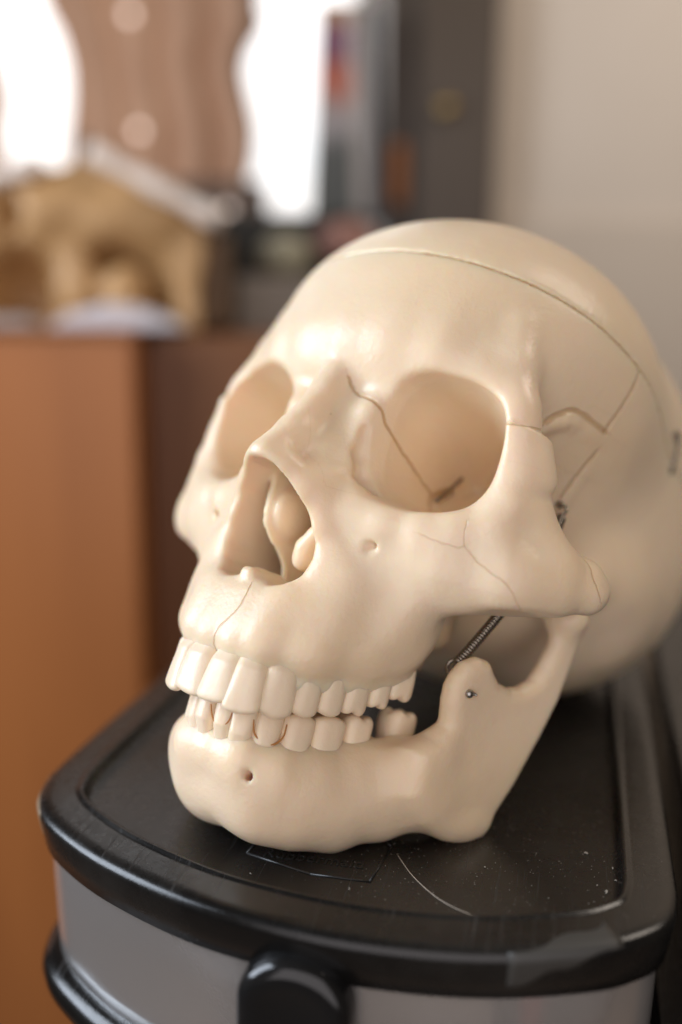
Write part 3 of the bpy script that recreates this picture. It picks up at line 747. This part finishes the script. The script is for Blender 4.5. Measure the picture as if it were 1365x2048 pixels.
tape('tape_scrap', ia, ib, TP, lambda u: (.42-.38*u+.05*math.sin(9*u), .97-.25*u-.3*max(0, u-.25)+.05*math.sin(14*u)), mat('dull_tape', (.045, .043, .038), .5), 'torn strip of dull clear tape stuck over the front edge of the lid')
ja = min(range(len(OL)//2), key=lambda i: abs(OL[i, 1]+80)+abs(OL[i, 0]+99)); 
tape('tape_scrap', ja-5, ja+7, TP, lambda u: (.5+.06*math.sin(7*u), .99-.06*u), mat('brown_tape', (.22, .16, .10), .38), 'brownish tape wrapped on the left front corner of the lid')
# ============================================================ background
ROOM = Matrix.Translation(room(0, 0, 0)) @ Matrix((RGT, FWD, Vector((0, 0, 1)))).transposed().to_4x4()
def put(o, label=None, cat=None, group=None, kind=None): o.matrix_world = ROOM; return tag(o, label, cat, group, kind)
def rempty(name, at, label, cat, rz=0, group=None):
    o = bpy.data.objects.new(name, None); COL.objects.link(o); o.empty_display_size = .02
    o.matrix_world = ROOM @ Matrix.Translation(Vector(at)*.001) @ Matrix.Rotation(rz, 4, 'Z'); return tag(o, label, cat, group)
def wood(name, c0, c1, rough, scale=9):
    m = mat(name, c0, rough); t = NT(m); v = t.obj()
    sv = t.n('Mapping', {'Vector': v, 'Scale': (scale, scale, scale*.12)}).outputs[0]
    t.to('Base Color', t.mix(t.noise(3.2, 5, .6, sv, .6), (*c0, 1), (*c1, 1)))
    return m
def plaster(name, c, rough=.8):
    m = mat(name, c, rough); t = NT(m); v = t.obj()
    t.to('Base Color', t.mix(t.noise(7, 4, .6, v), (*c, 1), (c[0]*.9, c[1]*.88, c[2]*.85, 1)))
    t.to('Normal', t.bump(t.noise(120, 4, .6, v), .15, .001)); return m
# setting
w = put(MB().box((127, 900, -760), (1300, 930, 1500)).obj('wall', plaster('beige_paint', (.62, .535, .445)), None), kind='structure')
MB().box((127.5, 894, -760), (1300, 899.6, 196)).obj('wall_panel', plaster('beige_panel', (.57, .485, .395)), w)
put(MB().box((-2200, -1500, -780), (1300, 2600, -760)).obj('floor', plaster('floor_paint', (.22, .15, .10)), None), kind='structure')
bw = put(MB().box((-2200, 1500, -760), (127, 1530, 1500)).obj('back_wall', plaster('brown_wall', (.34, .22, .155)), None), kind='structure')
put(MB().box((-700, 700, -760), (127, 1100, 86)).obj('shelf_counter', wood('counter_wood', (.10, .075, .055), (.06, .045, .035), .5), None, bevel=3), 'dark counter behind the wooden cabinet that carries the blurred small things', 'counter')
# window and curtains
glow = mat('window_glow', (.9, .95, 1), .5); b = glow.node_tree.nodes['Principled BSDF']
b.inputs['Emission Color'].default_value = (.90, .955, 1, 1); b.inputs['Emission Strength'].default_value = 2.2
t = NT(glow); gz = t.n('SeparateXYZ', {'Vector': t.obj()}).outputs[2]
t.to('Emission Color', t.mix(t.math('MULTIPLY', t.noise(9, 3, .5, t.obj()), .9), t.ramp(t.n('MapRange', {'Value': gz, 'From Min': .2, 'From Max': .42}).outputs[0], [(0, (.40, .44, .47)), (.5, (.62, .70, .75)), (1, (.92, .96, 1))]), (.70, .66, .62, 1)))
white_frame = mat('window_frame_paint', (.7, .7, .68), .5)
win = rempty('window', (0, 1300, 0), 'bright overexposed window behind the brown curtains', 'window')
def wbox(lo, hi, name, m, parent): return MB().box(lo, hi).obj(name, m, parent)
wbox((-520, 0, 120), (10, 6, 900), 'pane', glow, win)
for lo, hi in (((-545, -12, 95), (35, 18, 119)), ((-545, -12, 901), (35, 18, 930)), ((-545, -12, 119.5), (-521, 18, 900.5)), ((11, -12, 119.5), (35, 18, 900.5))): wbox(lo, hi, 'frame', white_frame, win)
cloth = mat('curtain_cloth', (.50, .30, .19), .75); t = NT(cloth); v = t.obj()
t.to('Base Color', t.mix(t.noise(14, 4, .6, v), (.70, .43, .27, 1), (.54, .30, .18, 1)))
t.b.inputs['Transmission Weight'].default_value = .0
def curtain(left, right, y, label, folds):
    zs = np.linspace(max(left[-1][1], right[-1][1]), max(left[0][1], right[0][1]), 60)
    f = lambda pts: (lambda q: np.interp(zs, q[:, 1][::-1], q[:, 0][::-1]))(spline(pts, 8))
    xl, xr = f(left), f(right); n = 48; V = []
    for z, a, b_ in zip(zs, xl, xr):
        for k in range(n+1):
            u = k/n; V.append((a+(b_-a)*u, y+9*math.sin(folds*2*math.pi*u+.6*math.sin(z*.02))+3*math.sin(5.3*folds*u+z*.013), z))
    F = [(i*(n+1)+k, i*(n+1)+k+1, (i+1)*(n+1)+k+1, (i+1)*(n+1)+k) for i in range(len(zs)-1) for k in range(n)]
    o = MB().add(V, F).obj('curtain', cloth, None, smooth=True); o.modifiers.new('solid', 'SOLIDIFY').thickness = .004
    return put(o, label, 'curtain')
curtain([(-318, 560), (-308, 470), (-302, 417), (-289, 390), (-280, 357), (-279, 324), (-282, 295), (-284, 265), (-288, 160)],
        [(-60, 560), (-75, 480), (-87, 420), (-82, 399), (-95, 378), (-102, 354), (-95, 321), (-90, 297), (-92, 267), (-99, 243), (-106, 225), (-104, 160)], 1080, 'wide brown curtain between the two bright strips of window', 4)
curtain([(-620, 560), (-620, 400), (-620, 160)], [(-372, 560), (-368, 420), (-351, 356), (-345, 323), (-353, 284), (-346, 265), (-340, 160)], 1080, 'brown curtain at the far left edge of the window', 4)
# cupboard and picture in front of the wall
cup = rempty('cupboard', (80, 880, 0), 'tall dark brown cupboard standing against the beige wall', 'cupboard')
dk = wood('dark_wood', (.075, .052, .033), (.06, .041, .026), .42, 6)
MB().box((-48, 2, -760), (46.5, 240, 900)).obj('carcass', dk, cup, bevel=2)
MB().box((-22, -10, -700), (45.5, 1.6, 880)).obj('door', dk, cup, bevel=2)
MB().lathe([(5, 0), (4, 6), (7, 10), (6, 14), (2, 16)], 16, Matrix.Translation((2, -10, 281)) @ Matrix.Rotation(math.pi/2, 4, 'X')).obj('knob', mat('brass', (.45, .30, .10), .35, Metallic=1.0), cup, smooth=True)
pic = rempty('framed_picture', (0, 850, 0), 'black framed colourful picture leaning beside the window', 'picture')
pm = mat('picture_print', (.4, .3, .3), .45); t = NT(pm)
sx = t.n('SeparateXYZ', {'Vector': t.n('Mapping', {'Vector': t.obj(), 'Scale': (1, 1, 1)}).outputs[0]})
zz = t.math('ADD', sx.outputs[2], t.math('MULTIPLY', t.math('SUBTRACT', t.noise(30, 3, .5, t.obj()), .5), .03))
zn = t.n('MapRange', {'Value': zz, 'From Min': .190, 'From Max': .352}).outputs[0]
t.to('Base Color', t.ramp(zn, [(0, (.055, .058, .05)), (.36, (.06, .06, .052)), (.44, (.25, .22, .21)), (.56, (.27, .22, .20)), (.63, (.36, .10, .055)), (.72, (.34, .085, .05)), (.78, (.13, .06, .09)), (.88, (.17, .055, .10)), (.96, (.30, .17, .09)), (1, (.36, .2, .09))]))
MB().prism([(-28, 190), (10, 190), (3, 356), (-22, 356)], 0, 3).obj('print', pm, pic)
MB().prism([(10.3, 190), (22, 190), (17, 356), (3.3, 356)], -1, 3).obj('mat_strip', mat('mat_board', (.36, .31, .27), .7), pic)
MB().prism([(22.2, 188), (33, 188), (26, 354), (17.2, 354)], -6, 6).obj('frame', mat('black_frame', (.008, .008, .008), .4), pic)
put(MB().box((37, 862, 205), (50, 874, 254)).obj('orange_book', mat('orange_cover', (.36, .13, .035), .6), None, bevel=3), 'small blurry orange book upright beside the black picture frame', 'book')
def blob(name, c, r, col, label, cat, rough=.5, emit=0):
    prof = [(max(.02, math.sin(t_))*1.0, -math.cos(t_)) for t_ in np.linspace(.05, math.pi-.05, 14)]
    m = mat(name+'_surface', col, rough)
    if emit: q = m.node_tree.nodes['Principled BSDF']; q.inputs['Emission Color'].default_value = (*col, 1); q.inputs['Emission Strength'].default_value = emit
    o = MB().lathe(prof, 20, Matrix.Diagonal((r[0], r[1], r[2], 1))).obj(name, m, None, smooth=True)
    o.matrix_world = ROOM @ Matrix.Translation(Vector(c)*.001); return tag(o, label, cat)
blob('pink_ball', (2, 790, 170), (24, 20, 17), (.34, .17, .13), 'blurry pinkish brown ball behind the skull, below the picture', 'ball')
blob('cream_gourd', (-44, 770, 159), (20, 17, 16), (.36, .33, .23), 'blurry cream coloured rounded gourd on the dark box', 'gourd')
put(MB().box((-112, 800, 86), (20, 880, 192)).obj('dark_box', mat('dark_card', (.022, .020, .015), .7), None, bevel=3), 'dark nearly black box behind the house ornament and the gourd', 'box')
put(MB().box((-78, 735, 86), (-20, 765, 143)).obj('grey_box', mat('grey_card', (.30, .265, .23), .7), None, bevel=3), 'small pale grey box low beside the skull, in front of the dark box', 'box')
put(MB().box((-165, 985, 86), (-75, 1030, 236)).obj('brown_box', mat('brown_card', (.13, .082, .055), .7), None, bevel=3), 'brown cardboard box under the wide curtain', 'box')
glint = [((-212, 1050, 397), 'added glowing ball imitating a round glint high on the wide brown curtain'), ((-206, 1050, 290), 'added glowing ball imitating a round glint just above the roof of the house ornament'), ((-102, 905, 203), 'faint added glowing ball imitating a glint low beside the bright window strip')]
for (c, lb), e in zip(glint, (1.0, 1.0, .45)): blob('glint_ball', c, (4.2, 4.2, 4.2), (1, .80, .68), lb, 'glint', emit=e*2.2)  # small glowing balls added to imitate blurred specular glints, not lamps
# cabinet with the small house on it
cab = rempty('wooden_cabinet', (-125, 600, 0), 'orange brown wooden cabinet at the left, carrying the small house', 'cabinet')
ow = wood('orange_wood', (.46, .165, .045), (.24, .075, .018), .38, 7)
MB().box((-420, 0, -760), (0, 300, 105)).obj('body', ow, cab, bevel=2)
MB().box((.8, 30, -760), (110, 300, 104)).obj('side_panel', wood('shaded_wood', (.21, .075, .019), (.13, .043, .01), .5, 5), cab, bevel=2)  # side turned from the light: its shade is put into darker wood colours
MB().box((-424, -4, 105.4), (2, 300, 107.4)).obj('top', ow, cab, bevel=.8)
hs = rempty('house_ornament', (-160, 650, 107.6), 'small rough golden brown house ornament with pale roof edges and hollow arched openings', 'ornament', .12)
gold = wood('golden_clay', (.60, .35, .15), (.30, .16, .055), .5, 12)
def ornament(p):
    x, y, z = p
    d = np.maximum(np.abs(y-38)-36, poly2(x, z, [(-74, -2), (-74, 62), (-40, 88), (0, 101), (40, 86), (69, 62), (64, -2)]))
    d = d-2
    d = smin(d, ell(p, (-28, 6, 74), (26, 14, 16)), 14); d = smin(d, ell(p, (20, 6, 70), (30, 12, 15)), 14)
    d = smin(d, ell(p, (-60, 4, 66), (14, 12, 22)), 8)
    d = smax(d, -ell(p, (-42, -8, 14), (30, 42, 36)), 8); d = smax(d, -ell(p, (18, -8, 18), (38, 42, 36)), 8)
    d = smax(d, -ell(p, (-48, -4, 70), (7, 10, 12)), 6)
    d = smin(d, ell(p, (-10, 10, 26), (15, 14, 20)), 6); d = smin(d, ell(p, (20, 8, 22), (15, 13, 18)), 6)
    return d+.9*np.sin(x*.16)*np.sin(z*.15+1)
Vh, Qh = surface(ornament, (-92, -22, -6), (84, 90, 112), 2.2)
mesh_obj('carved_front', Vh*.001, np.ascontiguousarray(Qh), gold, hs)
snow = mat('white_flock', (.78, .66, .56), .9)
def slope(a, b_, r):
    m_ = MB(); P = spline([a, ((a[0]+b_[0])/2-2, (a[1]+b_[1])/2+1), b_], 8)
    for y in (-6, 20, 46, 72): m_.tube([(x, y, z) for x, z in P], [r*(.95+.12*math.sin(k*.9)) for k in range(len(P))], 10)
    return m_
slope((2, 108), (80, 68), 6.2).obj('roof_edge', snow, hs, smooth=True); slope((-28, 99), (-92, 74), 6.2).obj('roof_edge', snow, hs, smooth=True)
MB().lathe([(4, 0), (5, 6), (3, 12), (1, 15)], 12, Matrix.Translation((-2, 4, 104))).obj('finial', wood('finial_wood', (.16, .10, .06), (.1, .06, .04), .6), hs, smooth=True)
MB().prism([(-24, 0), (-12, 9), (10, 15), (30, 14), (50, 7), (60, 0)], -34, -1).obj('pale_base', mat('white_paper', (.60, .56, .57), .8), hs, bevel=2)
MB().prism([(-76, 0), (-70, 6), (-40, 7), (-26, 0)], -30, -1).obj('pale_base', mat('grey_paper', (.36, .31, .28), .8), hs, bevel=2)
MB().box((68, 14, 0), (88, 78, 60)).obj('dark_end', wood('brown_wood', (.16, .085, .03), (.07, .035, .012), .5, 26), hs, bevel=3)
# black plastic neighbour on the right
nb_ = empty('storage_box', 'black plastic storage box standing close on the right of the tower', 'storage box', (0, 0, 0), ang)
MB().box((66, -84, -300), (220, 150, -5)).obj('body', black, nb_, bevel=6)
MB().box((63, -88, -4.6), (224, 154, 1)).obj('lid', black, nb_, bevel=2)
MB().box((-98, -60, -760), (54, 150, -140.5)).obj('lower_frame', black, tower, bevel=4)
